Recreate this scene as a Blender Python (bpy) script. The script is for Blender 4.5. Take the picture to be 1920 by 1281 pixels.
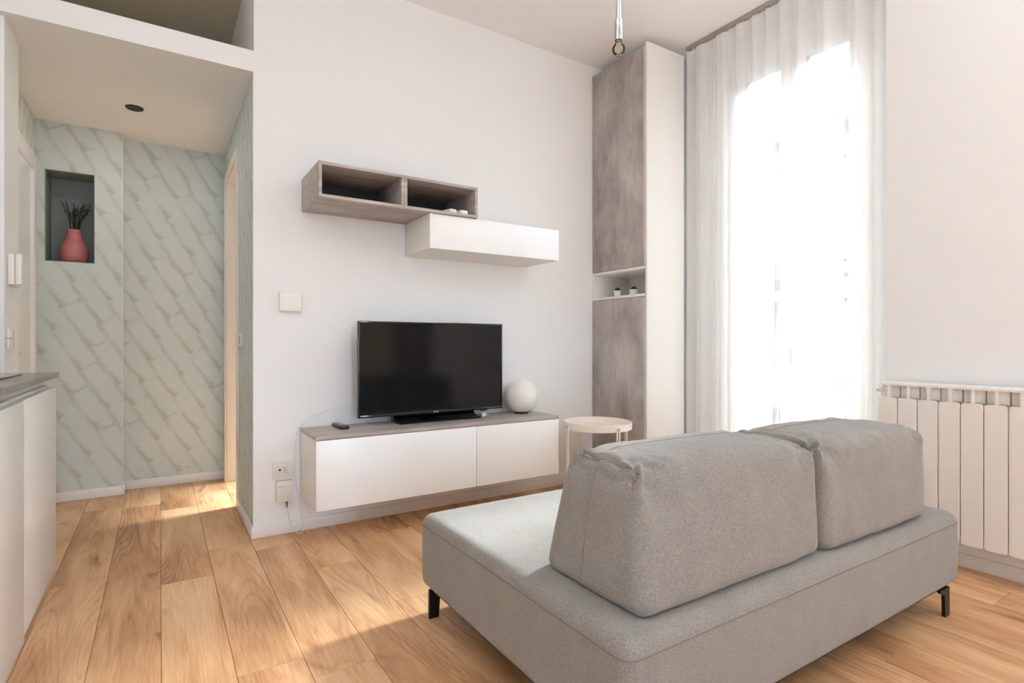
import bpy, bmesh, math, random
from mathutils import Vector, Matrix, noise
random.seed(7)
PI = math.pi
SC = bpy.context.scene
COL = SC.collection
for o in list(bpy.data.objects):
    bpy.data.objects.remove(o, do_unlink=True)

# ------------------------------------------------------------------ camera, sky, exposure
CAM_H = 1.08
YAW = math.radians(32.6)
cd = bpy.data.cameras.new('camera'); cam = bpy.data.objects.new('camera', cd); COL.objects.link(cam)
cam.location = (0, 0, CAM_H); cam.rotation_euler = (PI/2, 0, -YAW)
cd.sensor_width = 36; cd.lens = 36*1032/1920; cd.shift_y = 2.5/1920
cd.clip_start = .02; cd.clip_end = 200
SC.camera = cam
SKY = 60.0
SUN_E = 44.0
W = bpy.data.worlds.new('overcast_sky'); SC.world = W; W.use_nodes = True
bg = W.node_tree.nodes['Background']; bg.inputs['Color'].default_value = (.69, .925, 1.23, 1)
_n = W.node_tree.nodes; _l = W.node_tree.links        # standard overcast sky: zenith three times the horizon
_tc = _n.new('ShaderNodeTexCoord'); _sx = _n.new('ShaderNodeSeparateXYZ'); _l.new(_tc.outputs['Generated'], _sx.inputs[0])
_mr = _n.new('ShaderNodeMapRange'); _mr.inputs[1].default_value = 0; _mr.inputs[2].default_value = 1
_mr.inputs[3].default_value = SKY/3; _mr.inputs[4].default_value = SKY; _l.new(_sx.outputs[2], _mr.inputs[0]); _l.new(_mr.outputs[0], bg.inputs['Strength'])
SC.view_settings.view_transform = 'Standard'; SC.view_settings.look = 'None'
SC.view_settings.gamma = 1; SC.view_settings.use_curve_mapping = False
SC.view_settings.exposure = 0.47
SC.cycles.max_bounces = 14; SC.cycles.diffuse_bounces = 10; SC.cycles.transparent_max_bounces = 24
SC.cycles.caustics_reflective = False; SC.cycles.caustics_refractive = False
SC.cycles.sample_clamp_indirect = 6

sl = bpy.data.lights.new('hazy_sun', 'SUN'); sl.energy = SUN_E; sl.angle = math.radians(14); sl.color = (.95, .985, 1)
so_ = bpy.data.objects.new('hazy_sun', sl); COL.objects.link(so_); so_.location = (14, 4, 12)
so_.rotation_euler = Vector((-.77, -.10, -.64)).to_track_quat('-Z', 'Y').to_euler()
def portal(loc, rot, sx, sy):
    l = bpy.data.lights.new('sky_portal', 'AREA'); l.shape = 'RECTANGLE'; l.size = sx; l.size_y = sy
    l.cycles.is_portal = True
    o = bpy.data.objects.new('sky_portal', l); COL.objects.link(o); o.location = loc; o.rotation_euler = rot
# portals only guide sampling of the sky through the three window openings (no light of their own)
portal((3.66, 2.01, 1.52), (PI/2, 0, PI/2), 1.0, 3.0)
portal((3.66, -1.9, 1.5), (PI/2, 0, PI/2), 1.9, 2.95)
portal((.55, -4.78, 1.5), (PI/2, 0, 0), .7, 2.95)
portal((3.66, 4.55, 1.4), (PI/2, 0, PI/2), 1.1, 2.6)

# ------------------------------------------------------------------ materials
MATS = {}
def S(r, g, b):      # sRGB 0..255 -> linear
    f = lambda c: (c/255/12.92 if c/255 <= .04045 else ((c/255+.055)/1.055)**2.4)
    return (f(r), f(g), f(b), 1)
def mat(name, col, rough=.5, metal=0, spec=.5, coat=0):
    m = bpy.data.materials.new(name); m.use_nodes = True
    b = m.node_tree.nodes['Principled BSDF']
    b.inputs['Base Color'].default_value = col if len(col) == 4 else (*col, 1)
    b.inputs['Roughness'].default_value = rough; b.inputs['Metallic'].default_value = metal
    b.inputs['Specular IOR Level'].default_value = spec; b.inputs['Coat Weight'].default_value = coat
    MATS[name] = m; return m
class NT:
    def __init__(s, m): s.t = m.node_tree; s.b = s.t.nodes.get('Principled BSDF')
    def n(s, k, **kw):
        x = s.t.nodes.new(k)
        for a, v in kw.items():
            if a in ('inp',):
                for i, q in v.items(): x.inputs[i].default_value = q
            else: setattr(x, a, v)
        return x
    def l(s, a, b): s.t.links.new(a, b)
    def math(s, op, a, b=None):
        x = s.n('ShaderNodeMath', operation=op)
        for i, q in enumerate((a, b)):
            if q is None: continue
            if isinstance(q, (int, float)): x.inputs[i].default_value = q
            else: s.l(q, x.inputs[i])
        return x.outputs[0]
    def ramp(s, fac, stops):
        x = s.n('ShaderNodeValToRGB'); s.l(fac, x.inputs[0]); e = x.color_ramp.elements
        while len(e) < len(stops): e.new(.5)
        for i, (p, c) in enumerate(stops):
            e[i].position = p; e[i].color = c if isinstance(c, tuple) else (c, c, c, 1)
        return x.outputs[0]
    def mix(s, fac, a, b, mode='MIX'):
        x = s.n('ShaderNodeMix', data_type='RGBA', blend_type=mode)
        for sock, q in ((x.inputs[0], fac), (x.inputs[6], a), (x.inputs[7], b)):
            if isinstance(q, (int, float, tuple)): sock.default_value = q
            else: s.l(q, sock)
        return x.outputs[2]
    def bump(s, h, strength=.2, dist=.01):
        x = s.n('ShaderNodeBump', inp={'Strength': strength, 'Distance': dist}); s.l(h, x.inputs['Height']); s.l(x.outputs[0], s.b.inputs['Normal'])
    def coords(s, out='Object', scale=(1, 1, 1), rot=(0, 0, 0)):
        c = s.n('ShaderNodeTexCoord'); m = s.n('ShaderNodeMapping'); m.inputs['Scale'].default_value = scale; m.inputs['Rotation'].default_value = rot
        s.l(c.outputs[out], m.inputs[0]); return m.outputs[0]
    def noise(s, vec, scale, detail=4, rough=.5, dist=0, dims='3D', w=None):
        x = s.n('ShaderNodeTexNoise', noise_dimensions=dims, inp={'Scale': scale, 'Detail': detail, 'Roughness': rough, 'Distortion': dist})
        s.l(vec, x.inputs['Vector'])
        if w is not None: s.l(w, x.inputs['W'])
        return x.outputs['Fac']

def paint(name, col, rough=.75, bump=.04):
    m = mat(name, col, rough, spec=.25); t = NT(m); v = t.coords()
    t.bump(t.noise(v, 180, 3), bump, .004)
    return m
M_wall = paint('white_wall_paint', (.82, .838, .85, 1))
M_ceil = paint('ceiling_paint', (.86, .86, .86, 1))
M_trim = mat('white_trim_paint', (.78, .765, .75, 1), .4)
M_white = mat('white_lacquer', (.84, .86, .87, 1), .28)
M_white_side = mat('white_melamine', (.80, .79, .765, 1), .45)
M_plastic = mat('white_plastic', (.82, .81, .79, 1), .35)
M_ivory = mat('ivory_plastic', (.72, .69, .64, 1), .4)
M_radi = mat('radiator_enamel', (.80, .765, .725, 1), .35)
M_black = mat('black_plastic', (.012, .012, .013, 1), .35)
M_glossblack = mat('gloss_black_plastic', (.006, .006, .007, 1), .08)
M_screen = mat('tv_screen_glass', (.003, .003, .0035, 1), .12, spec=.36)
M_steel = mat('black_steel', (.02, .018, .017, 1), .4, metal=.6)
M_chrome = mat('chrome', (.55, .58, .60, 1), .12, metal=1)
M_whitemetal = mat('white_powdercoat', (.84, .79, .73, 1), .35)
M_dark = mat('dark_liner', (.018, .017, .017, 1), .6)
M_gap = mat('dark_gap', (.05, .045, .04, 1), .8)
M_globe = mat('opal_glass', (.86, .85, .82, 1), .3)
M_globe.node_tree.nodes['Principled BSDF'].inputs['Subsurface Weight'].default_value = .3
M_globe.node_tree.nodes['Principled BSDF'].inputs['Subsurface Radius'].default_value = (.05, .05, .05)
M_green = mat('green_connector', (.02, .12, .03, 1), .4)
M_display = mat('grey_display', (.10, .10, .105, 1), .7, spec=.1)
M_grey = mat('grey_print', (.35, .33, .31, 1), .6)
M_vase = mat('pink_ceramic', (.48, .155, .155, 1), .38)
M_twig = mat('dark_twig', (.022, .018, .012, 1), .8)
M_pot = mat('cream_pot', (.75, .73, .66, 1), .5)
M_leaf1 = mat('succulent_blue_green', (.030, .045, .035, 1), .5)
M_leaf2 = mat('succulent_olive', (.055, .055, .018, 1), .5)
M_soil = mat('soil', (.02, .014, .01, 1), .9)
M_fil = mat('amber_filament', (.75, .45, .15, 1), .4)
M_brass = mat('lamp_lens', (.75, .72, .66, 1), .3)
M_brass.node_tree.nodes['Principled BSDF'].inputs['Emission Color'].default_value = (1, .96, .9, 1); M_brass.node_tree.nodes['Principled BSDF'].inputs['Emission Strength'].default_value = .5
M_hob = mat('black_hob_glass', (.008, .008, .009, 1), .06)
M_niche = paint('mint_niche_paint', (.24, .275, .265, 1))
M_rail = mat('iron_rail', (.05, .05, .055, 1), .5)
M_outleaf = mat('balcony_leaves', (.10, .16, .09, 1), .7)
M_terra = mat('planter_terracotta', (.45, .28, .2, 1), .8)
M_shutter = mat('window_shutter', (.30, .31, .28, 1), .7)
M_outglass = mat('far_window_glass', (.10, .11, .12, 1), .1)
M_ground = paint('street_asphalt', (.25, .25, .25, 1), .9)
M_deck = paint('balcony_slab', (.55, .53, .5, 1), .9)
def facade(name, c1, c2):
    m = mat(name, c1, .9, spec=.1); t = NT(m); v = t.coords()
    f = t.noise(v, .8, 5, .6); t.l(t.mix(f, c1, c2), t.b.inputs['Base Color']); return m
M_facade = facade('cream_render', (.155, .13, .11, 1), (.125, .105, .09, 1))
M_band = facade('pale_stone_band', (.30, .28, .26, 1), (.25, .235, .22, 1))

def glassy(name, tint, gloss, rough=.02):
    m = bpy.data.materials.new(name); m.use_nodes = True; t = NT(m); t.t.nodes.remove(t.b)
    o = t.t.nodes['Material Output']
    tr = t.n('ShaderNodeBsdfTransparent'); tr.inputs[0].default_value = tint
    gl = t.n('ShaderNodeBsdfGlossy'); gl.inputs['Roughness'].default_value = rough
    fr = t.n('ShaderNodeFresnel', inp={'IOR': gloss}); mx = t.n('ShaderNodeMixShader')
    t.l(fr.outputs[0], mx.inputs[0]); t.l(tr.outputs[0], mx.inputs[1]); t.l(gl.outputs[0], mx.inputs[2]); t.l(mx.outputs[0], o.inputs[0])
    return m
M_pane = glassy('window_glass', (.93, .95, .94, 1), 1.45)
M_bulb = glassy('bulb_glass', (.93, .93, .92, 1), 1.5)

def sheer():
    m = bpy.data.materials.new('sheer_voile'); m.use_nodes = True; t = NT(m); t.t.nodes.remove(t.b)
    o = t.t.nodes['Material Output']
    tr = t.n('ShaderNodeBsdfTransparent'); tl = t.n('ShaderNodeBsdfTranslucent'); df = t.n('ShaderNodeBsdfDiffuse')
    tl.inputs[0].default_value = (.92, .92, .92, 1); df.inputs[0].default_value = (.95, .95, .95, 1)
    a = t.n('ShaderNodeMixShader', inp={0: .82}); b = t.n('ShaderNodeMixShader')
    t.l(tl.outputs[0], a.inputs[1]); t.l(df.outputs[0], a.inputs[2])
    lw = t.n('ShaderNodeLayerWeight', inp={'Blend': .35})      # a thin weave looks denser where it turns away
    f = t.math('ADD', t.math('MULTIPLY', lw.outputs['Facing'], .20), .54)
    t.l(f, b.inputs[0]); t.l(tr.outputs[0], b.inputs[1]); t.l(a.outputs[0], b.inputs[2]); t.l(b.outputs[0], o.inputs[0])
    return m
M_sheer = sheer()
M_tape = mat('curtain_tape', (.62, .60, .55, 1), .9)

def concrete(name, k=1.0):
    m = mat(name, (.3, .28, .27, 1), .5); t = NT(m)
    v = t.coords('Object', (5, 5, 2.0)); v2 = t.coords('Object', (1, 1, 1)); v3 = t.coords('Object', (60, 60, 3))
    a = t.noise(v, 1.3, 6, .62, .6); b = t.noise(v2, 3.2, 5, .6); c = t.noise(v3, 1, 3)
    f = t.math('ADD', t.math('MULTIPLY', a, .55), t.math('ADD', t.math('MULTIPLY', b, .37), t.math('MULTIPLY', c, .10)))
    A = tuple(x*k for x in S(118, 109, 104)[:3])+(1,); B = tuple(x*k for x in S(151, 144, 140)[:3])+(1,); C = tuple(x*k for x in S(178, 171, 166)[:3])+(1,)
    t.l(t.ramp(f, [(.36, A), (.52, B), (.68, C)]), t.b.inputs['Base Color'])
    t.bump(f, .06, .004); return m
M_conc = concrete('concrete_look_laminate', 1.28)
def greywood(name):
    m = mat(name, (.3, .28, .27, 1), .5); t = NT(m)
    v = t.coords('Object', (2.0, 14, 26)); a = t.noise(v, 1.6, 6, .6, .5); b = t.noise(t.coords('Object'), 2.5, 3)
    f = t.math('ADD', t.math('MULTIPLY', a, .7), t.math('MULTIPLY', b, .3))
    t.l(t.ramp(f, [(.36, S(146, 135, 129)), (.52, S(170, 161, 156)), (.68, S(190, 182, 177))]), t.b.inputs['Base Color'])
    t.bump(a, .05, .003); return m
M_greywood = greywood('grey_oak_laminate')
def worktop():
    m = mat('grey_worktop', (.2, .2, .19, 1), .18); t = NT(m); a = t.noise(t.coords(), 260, 3)
    t.l(t.ramp(a, [(.35, S(100, 98, 94)), (.65, S(126, 123, 118))]), t.b.inputs['Base Color']); return m
M_worktop = worktop()

def fabric(name, k=1.0):
    m = mat(name, (.33, .31, .29, 1), .95, spec=.15); t = NT(m)
    m.node_tree.nodes['Principled BSDF'].inputs['Sheen Weight'].default_value = .25
    c = t.n('ShaderNodeTexCoord'); sp = t.n('ShaderNodeSeparateXYZ'); t.l(c.outputs['Object'], sp.inputs[0])
    x, y, z = sp.outputs
    pp = t.math('PINGPONG', t.math('ADD', x, t.math('MULTIPLY', y, .9)), .007)
    q = t.math('ADD', t.math('MULTIPLY', pp, 1.0), t.math('ADD', z, t.math('MULTIPLY', y, .45)))
    w = t.math('SINE', t.math('MULTIPLY', q, 2*PI/.0034))
    big = t.noise(c.outputs['Object'], 9, 3); fine = t.noise(c.outputs['Object'], 620, 2, .6); mid = t.noise(c.outputs['Object'], 210, 2)
    f = t.math('ADD', t.math('MULTIPLY', w, .05), t.math('ADD', t.math('MULTIPLY', fine, .62), t.math('ADD', t.math('MULTIPLY', big, .10), t.math('MULTIPLY', mid, .28))))
    d = lambda c: tuple(q*k for q in c[:3])+(1,)
    t.l(t.ramp(f, [(.34, d(S(121, 115, 110))), (.5, d(S(154, 149, 144))), (.68, d(S(186, 181, 176)))]), t.b.inputs['Base Color'])
    t.bump(t.math('ADD', t.math('MULTIPLY', w, .35), fine), .25, .0015); return m
M_fab = fabric('grey_woven_upholstery', .72)
M_seam = mat('seam_thread', S(112, 107, 103), .95)

def oak():
    m = mat('oak_plank', (.5, .3, .15, 1), .42, spec=.4); t = NT(m)
    oi = t.n('ShaderNodeObjectInfo'); r = t.math('MULTIPLY', oi.outputs['Random'], 40.0)
    c = t.n('ShaderNodeTexCoord')
    def mp(sx, sy):
        q = t.n('ShaderNodeMapping'); q.inputs['Scale'].default_value = (sx, sy, 1); t.l(c.outputs['Object'], q.inputs[0]); return q.outputs[0]
    warp = t.noise(mp(4, .9), 1, 2, .5, .3, '4D', r)
    # cathedral grain: contour lines of a stretched noise field
    field = t.noise(mp(4.2, .42), 1, 2.0, .42, .25, '4D', r)
    rings = t.math('FRACT', t.math('MULTIPLY', field, 30)); ringl = t.math('POWER', t.math('ABSOLUTE', t.math('SUBTRACT', t.math('MULTIPLY', rings, 2), 1)), 2.5)
    amp = t.ramp(t.noise(mp(3.5, .8), 1, 2, .5, 0, '4D', t.math('ADD', r, 3.1)), [(.40, .15), (.62, 1.0)])
    pores = t.noise(mp(210, 7), 1, 3, .65, 0, '4D', r)
    tone = t.noise(mp(6.5, .75), 1, 3.5, .55, .9, '4D', r)
    broad = t.noise(mp(2.2, 1.1), 1, 2, .5, .4, '4D', t.math('ADD', r, 11.0))
    knot = t.noise(mp(7.5, 2.3), 1, 2.5, .55, .7, '4D', t.math('ADD', r, 7.3))
    f = t.math('ADD', t.math('MULTIPLY', t.math('SUBTRACT', pores, .25), .24), t.math('ADD', t.math('MULTIPLY', tone, .50), t.math('MULTIPLY', broad, .36)))
    f = t.math('SUBTRACT', f, t.math('MULTIPLY', t.math('MULTIPLY', ringl, amp), .085))
    f = t.math('ADD', f, t.math('MULTIPLY', t.math('SUBTRACT', oi.outputs['Random'], .5), .07))
    colr = t.ramp(f, [(.33, S(146, 103, 70)), (.44, S(187, 140, 99)), (.54, S(210, 168, 125)), (.66, S(226, 190, 150))])
    kd = t.ramp(knot, [(.635, 0.0), (.74, 1.0)])
    colr = t.mix(t.math('MULTIPLY', kd, .8), colr, S(92, 66, 47))
    t.l(colr, t.b.inputs['Base Color'])
    t.l(t.ramp(pores, [(.3, .48), (.7, .36)]), t.b.inputs['Roughness'])
    t.bump(pores, .08, .002); return m
M_oak = oak()
M_sub = mat('floor_joint', S(84, 57, 38), .9)

def wallpaper():
    m = mat('mint_wallpaper', (.6, .65, .62, 1), .8, spec=.2); t = NT(m)
    c = t.n('ShaderNodeTexCoord'); sp = t.n('ShaderNodeSeparateXYZ'); t.l(c.outputs['Object'], sp.inputs[0])
    u = t.math('SUBTRACT', sp.outputs[0], sp.outputs[1]); cb = t.n('ShaderNodeCombineXYZ'); t.l(u, cb.inputs[0]); t.l(sp.outputs[2], cb.inputs[1])
    nz = t.n('ShaderNodeTexNoise', inp={'Scale': 7, 'Detail': 6, 'Roughness': .75}); t.l(cb.outputs[0], nz.inputs['Vector'])
    vm = t.n('ShaderNodeVectorMath', operation='MULTIPLY_ADD'); t.l(nz.outputs['Color'], vm.inputs[0]); vm.inputs[1].default_value = (.075, .075, 0); t.l(cb.outputs[0], vm.inputs[2])
    mp = t.n('ShaderNodeMapping'); mp.inputs['Rotation'].default_value = (0, 0, math.radians(61)); t.l(vm.outputs[0], mp.inputs[0])
    sp2 = t.n('ShaderNodeSeparateXYZ'); t.l(mp.outputs[0], sp2.inputs[0])
    RH, BW = .125, .31
    rw = t.math('DIVIDE', sp2.outputs[1], RH); rf = t.math('FRACT', rw); ri = t.math('FLOOR', rw)
    al = t.math('FRACT', t.math('ADD', t.math('DIVIDE', sp2.outputs[0], BW), t.math('MULTIPLY', ri, .37)))
    wh = t.n('ShaderNodeTexNoise', inp={'Scale': 4.5, 'Detail': 3, 'Roughness': .6}); t.l(cb.outputs[0], wh.inputs['Vector'])
    grit = t.noise(cb.outputs[0], 38, 4, .7)
    dl = t.math('MINIMUM', rf, t.math('SUBTRACT', 1.0, rf))                                 # distance to the long joints
    line = t.ramp(t.math('ADD', dl, t.math('MULTIPLY', t.math('SUBTRACT', grit, .5), .10)), [(.0, 1.0), (.17, 0.0)])
    line = t.math('MULTIPLY', line, t.ramp(wh.outputs['Fac'], [(.36, .1), (.58, 1.0)]))
    wedge = t.math('SUBTRACT', t.math('MULTIPLY', al, .62), t.math('ADD', rf, .17))          # torn wedge at the end of each slab
    wedge = t.ramp(t.math('ADD', wedge, t.math('MULTIPLY', t.math('SUBTRACT', grit, .5), .5)), [(.05, 0.0), (.30, 1.0)])
    dc = t.math('MINIMUM', al, t.math('SUBTRACT', 1.0, al))
    cross = t.math('MULTIPLY', t.ramp(t.math('ADD', dc, t.math('MULTIPLY', t.math('SUBTRACT', grit, .5), .06)), [(.0, .8), (.05, 0.0)]), t.ramp(wh.outputs['Fac'], [(.50, 0.0), (.60, 1.0)]))
    k = t.math('MAXIMUM', t.math('MAXIMUM', t.math('MULTIPLY', line, .75), t.math('MULTIPLY', wedge, .85)), cross)
    base = t.mix(t.noise(cb.outputs[0], 2.6, 5, .65), (.51, .60, .59, 1), (.66, .695, .67, 1))
    t.l(t.mix(t.math('MULTIPLY', k, .62), base, (.35, .335, .28, 1)), t.b.inputs['Base Color']); return m
M_paper = wallpaper()

# ------------------------------------------------------------------ mesh helpers
class MB:
    def __init__(s): s.v = []; s.f = []; s.sm = []
    def add(s, vs, fs, smooth=False):
        k = len(s.v); s.v += [tuple(p) for p in vs]; s.f += [tuple(i+k for i in f) for f in fs]; s.sm += [smooth]*len(fs); return s
    def box(s, x0, x1, y0, y1, z0, z1, b=0.0):
        x0, x1 = min(x0, x1), max(x0, x1); y0, y1 = min(y0, y1), max(y0, y1); z0, z1 = min(z0, z1), max(z0, z1)
        if b <= 0:
            vs = [(x, y, z) for z in (z0, z1) for y in (y0, y1) for x in (x0, x1)]
            return s.add(vs, [(0, 2, 3, 1), (4, 5, 7, 6), (0, 1, 5, 4), (2, 6, 7, 3), (0, 4, 6, 2), (1, 3, 7, 5)])
        bm = bmesh.new(); bmesh.ops.create_cube(bm, size=1)
        for v in bm.verts: v.co = Vector(((x0+x1)/2+v.co.x*(x1-x0), (y0+y1)/2+v.co.y*(y1-y0), (z0+z1)/2+v.co.z*(z1-z0)))
        b = min(b, .45*min(x1-x0, y1-y0, z1-z0))
        bmesh.ops.bevel(bm, geom=bm.edges[:], offset=b, segments=2, affect='EDGES', profile=.5)
        return s.bm(bm)
    def bm(s, bm, smooth=False):
        bm.verts.ensure_lookup_table()
        for i, v in enumerate(bm.verts): v.index = i
        s.add([v.co for v in bm.verts], [[v.index for v in f.verts] for f in bm.faces], smooth); bm.free(); return s
    def tube(s, pts, r, n=10, cap=True, r1=None):
        pts = [Vector(p) for p in pts]; N = len(pts); vs = []; fs = []
        up = Vector((0, 0, 1)); pu = None
        for i, p in enumerate(pts):
            t = (pts[min(i+1, N-1)]-pts[max(i-1, 0)]).normalized()
            if pu is None:
                a = up if abs(t.z) < .9 else Vector((1, 0, 0)); pu = t.cross(a).normalized()
            pu = (pu-t*pu.dot(t)).normalized(); w = t.cross(pu)
            rr = r if r1 is None else r+(r1-r)*i/(N-1)
            vs += [p+(pu*math.cos(2*PI*k/n)+w*math.sin(2*PI*k/n))*rr for k in range(n)]
        for i in range(N-1):
            for k in range(n):
                fs.append((i*n+k, i*n+(k+1) % n, (i+1)*n+(k+1) % n, (i+1)*n+k))
        s.add(vs, fs, True)
        if cap:
            s.add(vs[:n], [tuple(range(n))[::-1]]); s.add(vs[-n:], [tuple(range(n))])
        return s
    def lathe(s, prof, c=(0, 0, 0), n=40, axis='z', smooth=True):
        vs = []; fs = []
        for (r, h) in prof:
            for k in range(n):
                a = 2*PI*k/n; x, y = r*math.cos(a), r*math.sin(a)
                p = {'z': (x, y, h), 'y': (x, h, -y), 'x': (h, x, y)}[axis]
                vs.append((c[0]+p[0], c[1]+p[1], c[2]+p[2]))
        for i in range(len(prof)-1):
            for k in range(n): fs.append((i*n+k, i*n+(k+1) % n, (i+1)*n+(k+1) % n, (i+1)*n+k))
        fs.append(tuple(range(n))[::-1]); m = (len(prof)-1)*n; fs.append(tuple(range(m, m+n)))
        return s.add(vs, fs, smooth)
    def prism(s, poly, axis, a, b):    # extrude a 2D polygon along an axis
        def P(u, v, w): return {'x': (w, u, v), 'y': (u, w, v), 'z': (u, v, w)}[axis]
        n = len(poly); vs = [P(u, v, a) for u, v in poly]+[P(u, v, b) for u, v in poly]
        return s.add(vs, [tuple(range(n))[::-1], tuple(range(n, 2*n))]+[(i, (i+1) % n, n+(i+1) % n, n+i) for i in range(n)])
def smooth_angle(me, ang=40):
    try: me.set_sharp_from_angle(angle=math.radians(ang))
    except Exception: pass
def obj(name, mb, m, parent=None, loc=None):
    me = bpy.data.meshes.new(name); me.from_pydata(mb.v, [], mb.f); me.materials.append(m)
    bm = bmesh.new(); bm.from_mesh(me); bmesh.ops.remove_doubles(bm, verts=bm.verts[:], dist=1e-6); bmesh.ops.recalc_face_normals(bm, faces=bm.faces[:])
    bm.to_mesh(me); bm.free()
    for p in me.polygons: p.use_smooth = True
    smooth_angle(me)
    o = bpy.data.objects.new(name, me); COL.objects.link(o)
    if parent is not None: o.parent = parent; o.matrix_parent_inverse = Matrix.Translation(-Vector(parent.location)) if not any(parent.rotation_euler) else parent.matrix_basis.inverted()
    return o
def thing(name, label, cat, loc, group=None):
    o = bpy.data.objects.new(name, None); COL.objects.link(o); o.location = loc; o.empty_display_size = .05
    o['label'] = label; o['category'] = cat
    if group: o['group'] = group
    return o
def tag(o, label, cat, group=None):
    o['label'] = label; o['category'] = cat
    if group: o['group'] = group
    return o
def struct(name, mb, m, parent=None):
    o = obj(name, mb, m, parent)
    if parent is None: o['kind'] = 'structure'
    return o
def sempty(name, loc):
    o = bpy.data.objects.new(name, None); COL.objects.link(o); o.location = loc; o['kind'] = 'structure'; return o
def part(name, m, parent, *box, b=0.0, label=None):
    o = obj(name, MB().box(*box, b=b), m, parent)
    if label: o['label'] = label
    return o

# ------------------------------------------------------------------ the room
XL, XR, YB, ZC = -1.02, 3.268, 3.326, 3.265      # kitchen wall, right wall, tv wall, ceiling
XP, XREC = .436, 3.42                            # hall's right wall, back of the window recess
ZS0, ZS1 = 2.576, 2.692                          # loft slab
YF = -4.5
wb = struct('wall_back', MB().box(XP, XREC, YB, YB+.1, 0, ZC), M_wall)
struct('wall_left', MB().box(XL-.1, XL, YF, 3.372, 0, ZC).box(XL-.1, XL, 3.372, 5.2, ZS1, ZC), M_wall)
struct('wall_nib', MB().box(XL-.1, -.60, 3.372, 3.672, 0, ZS0), M_wall)
struct('wall_front', MB().box(XL-.1, .20, YF-.25, YF, 0, ZC).box(.90, XREC+.2, YF-.25, YF, 0, ZC).box(.20, .90, YF-.25, YF, 2.95, ZC).box(.20, .90, YF-.25, YF, 0, .02), M_wall)
# right wall with the recess at the tall window, a second window behind the camera and the next room's window
wr = MB()
wr.box(XR, 3.62, YF, -2.85, 0, ZC).box(XR, 3.62, -2.85, -.95, 0, .05).box(XR, 3.62, -2.85, -.95, 2.95, ZC).box(XR, 3.62, -.95, 1.40, 0, ZC)
wr.box(XREC, 3.62, 1.40, 1.52, 0, ZC).box(XREC, 3.62, 2.50, 4.0, 0, ZC).box(XREC, 3.62, 1.52, 2.50, 3.03, ZC).box(XREC, 3.62, 1.52, 2.50, -.12, .02)
wr.box(XREC, 3.62, 4.0, 5.1, 0, .1).box(XREC, 3.62, 4.0, 5.1, 2.65, ZC).box(XREC, 3.62, 5.1, 5.3, 0, ZC)
struct('wall_right', wr, M_wall)
# hall: right wall with the doorway, left door wall, end walls
hr = MB().box(XP, XP+.1, YB+.1, 4.034, 0, ZC).box(XP, XP+.1, 4.034, 4.80, 2.33, ZC).box(XP, XP+.1, 4.80, 5.2, 0, ZC)
whr = struct('wall_hall_right', hr, M_wall)
struct('wallpaper', MB().box(XP-.002, XP, YB+.0, 4.0, .0, ZS0).box(XP-.002, XP, 4.0, 4.84, 2.365, ZS0).box(XP-.002, XP, 4.84, 4.94, 0, ZS0), M_paper, whr)
hl = MB().box(-.80, -.70, 3.672, 3.80, 0, ZS0).box(-.80, -.70, 3.80, 4.68, 2.21, ZS0).box(-.80, -.70, 4.68, 5.06, 0, ZS0)
whl = struct('wall_hall_left', hl, M_paper)
he = MB()
X0, X1, N0, N1, NZ0, NZ1, YN = -.70, -.225, -.652, -.384, 1.632, 2.25, 4.80
he.box(X0, N0, YN, 5.06, 0, ZS0).box(N1, X1, YN, 5.06, 0, ZS0).box(N0, N1, YN, 5.06, 0, NZ0).box(N0, N1, YN, 5.06, NZ1, ZS0)
whe = struct('wall_hall_end', he, M_paper)
struct('niche_lining', MB().box(N0, N0+.004, YN+.003, 5.05, NZ0, NZ1).box(N1-.004, N1, YN+.003, 5.05, NZ0, NZ1).box(N0, N1, YN+.003, 5.05, NZ0, NZ0+.004)
       .box(N0, N1, YN+.003, 5.05, NZ1-.004, NZ1).box(N0, N1, 5.04, 5.06, NZ0, NZ1), M_niche, whe)
struct('wall_hall_back', MB().box(X1, XP, 4.94, 5.06, 0, ZS0), M_paper)
struct('wall_bedroom', MB().box(XP+.1, XREC, 5.2, 5.3, 0, ZC).box(XL-.1, XP+.1, 5.2, 5.3, ZS1, ZC), M_wall)
struct('ceiling', MB().box(XL-.1, 3.62, YF-.25, 5.3, ZC, ZC+.1), M_ceil)
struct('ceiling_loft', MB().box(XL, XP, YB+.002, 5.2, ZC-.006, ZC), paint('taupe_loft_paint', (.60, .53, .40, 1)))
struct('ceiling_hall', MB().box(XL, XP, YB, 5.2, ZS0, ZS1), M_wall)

# baseboards
BH = .066
struct('baseboard_back', MB().box(XP-.013, 2.876, YB-.013, YB, 0, BH, b=.003), M_trim)
struct('baseboard_hall_right', MB().box(XP-.014, XP-.002, YB+.0005, 4.0, 0, BH, b=.003), M_trim)
struct('baseboard_hall_end', MB().box(-.70, X1, YN-.013, YN, 0, BH, b=.003).box(X1, X1+.013, YN-.013, 4.94, 0, BH, b=.003), M_trim)
struct('baseboard_hall_back', MB().box(X1+.013, XP-.002, 4.927, 4.94, 0, BH, b=.003), M_trim)
struct('baseboard_right', MB().box(XR-.013, XR, YF, 1.40, 0, BH, b=.003), M_trim)
struct('trim_1', MB().box(XP-.004, XP+.0005, YB-.001, YB+.004, BH, ZS0), M_trim)       # corner bead of the tv wall
struct('trim_2', MB().box(X1, X1+.004, YN-.003, YN+.001, BH, ZS0), M_trim)            # corner bead of the hall end wall

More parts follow.
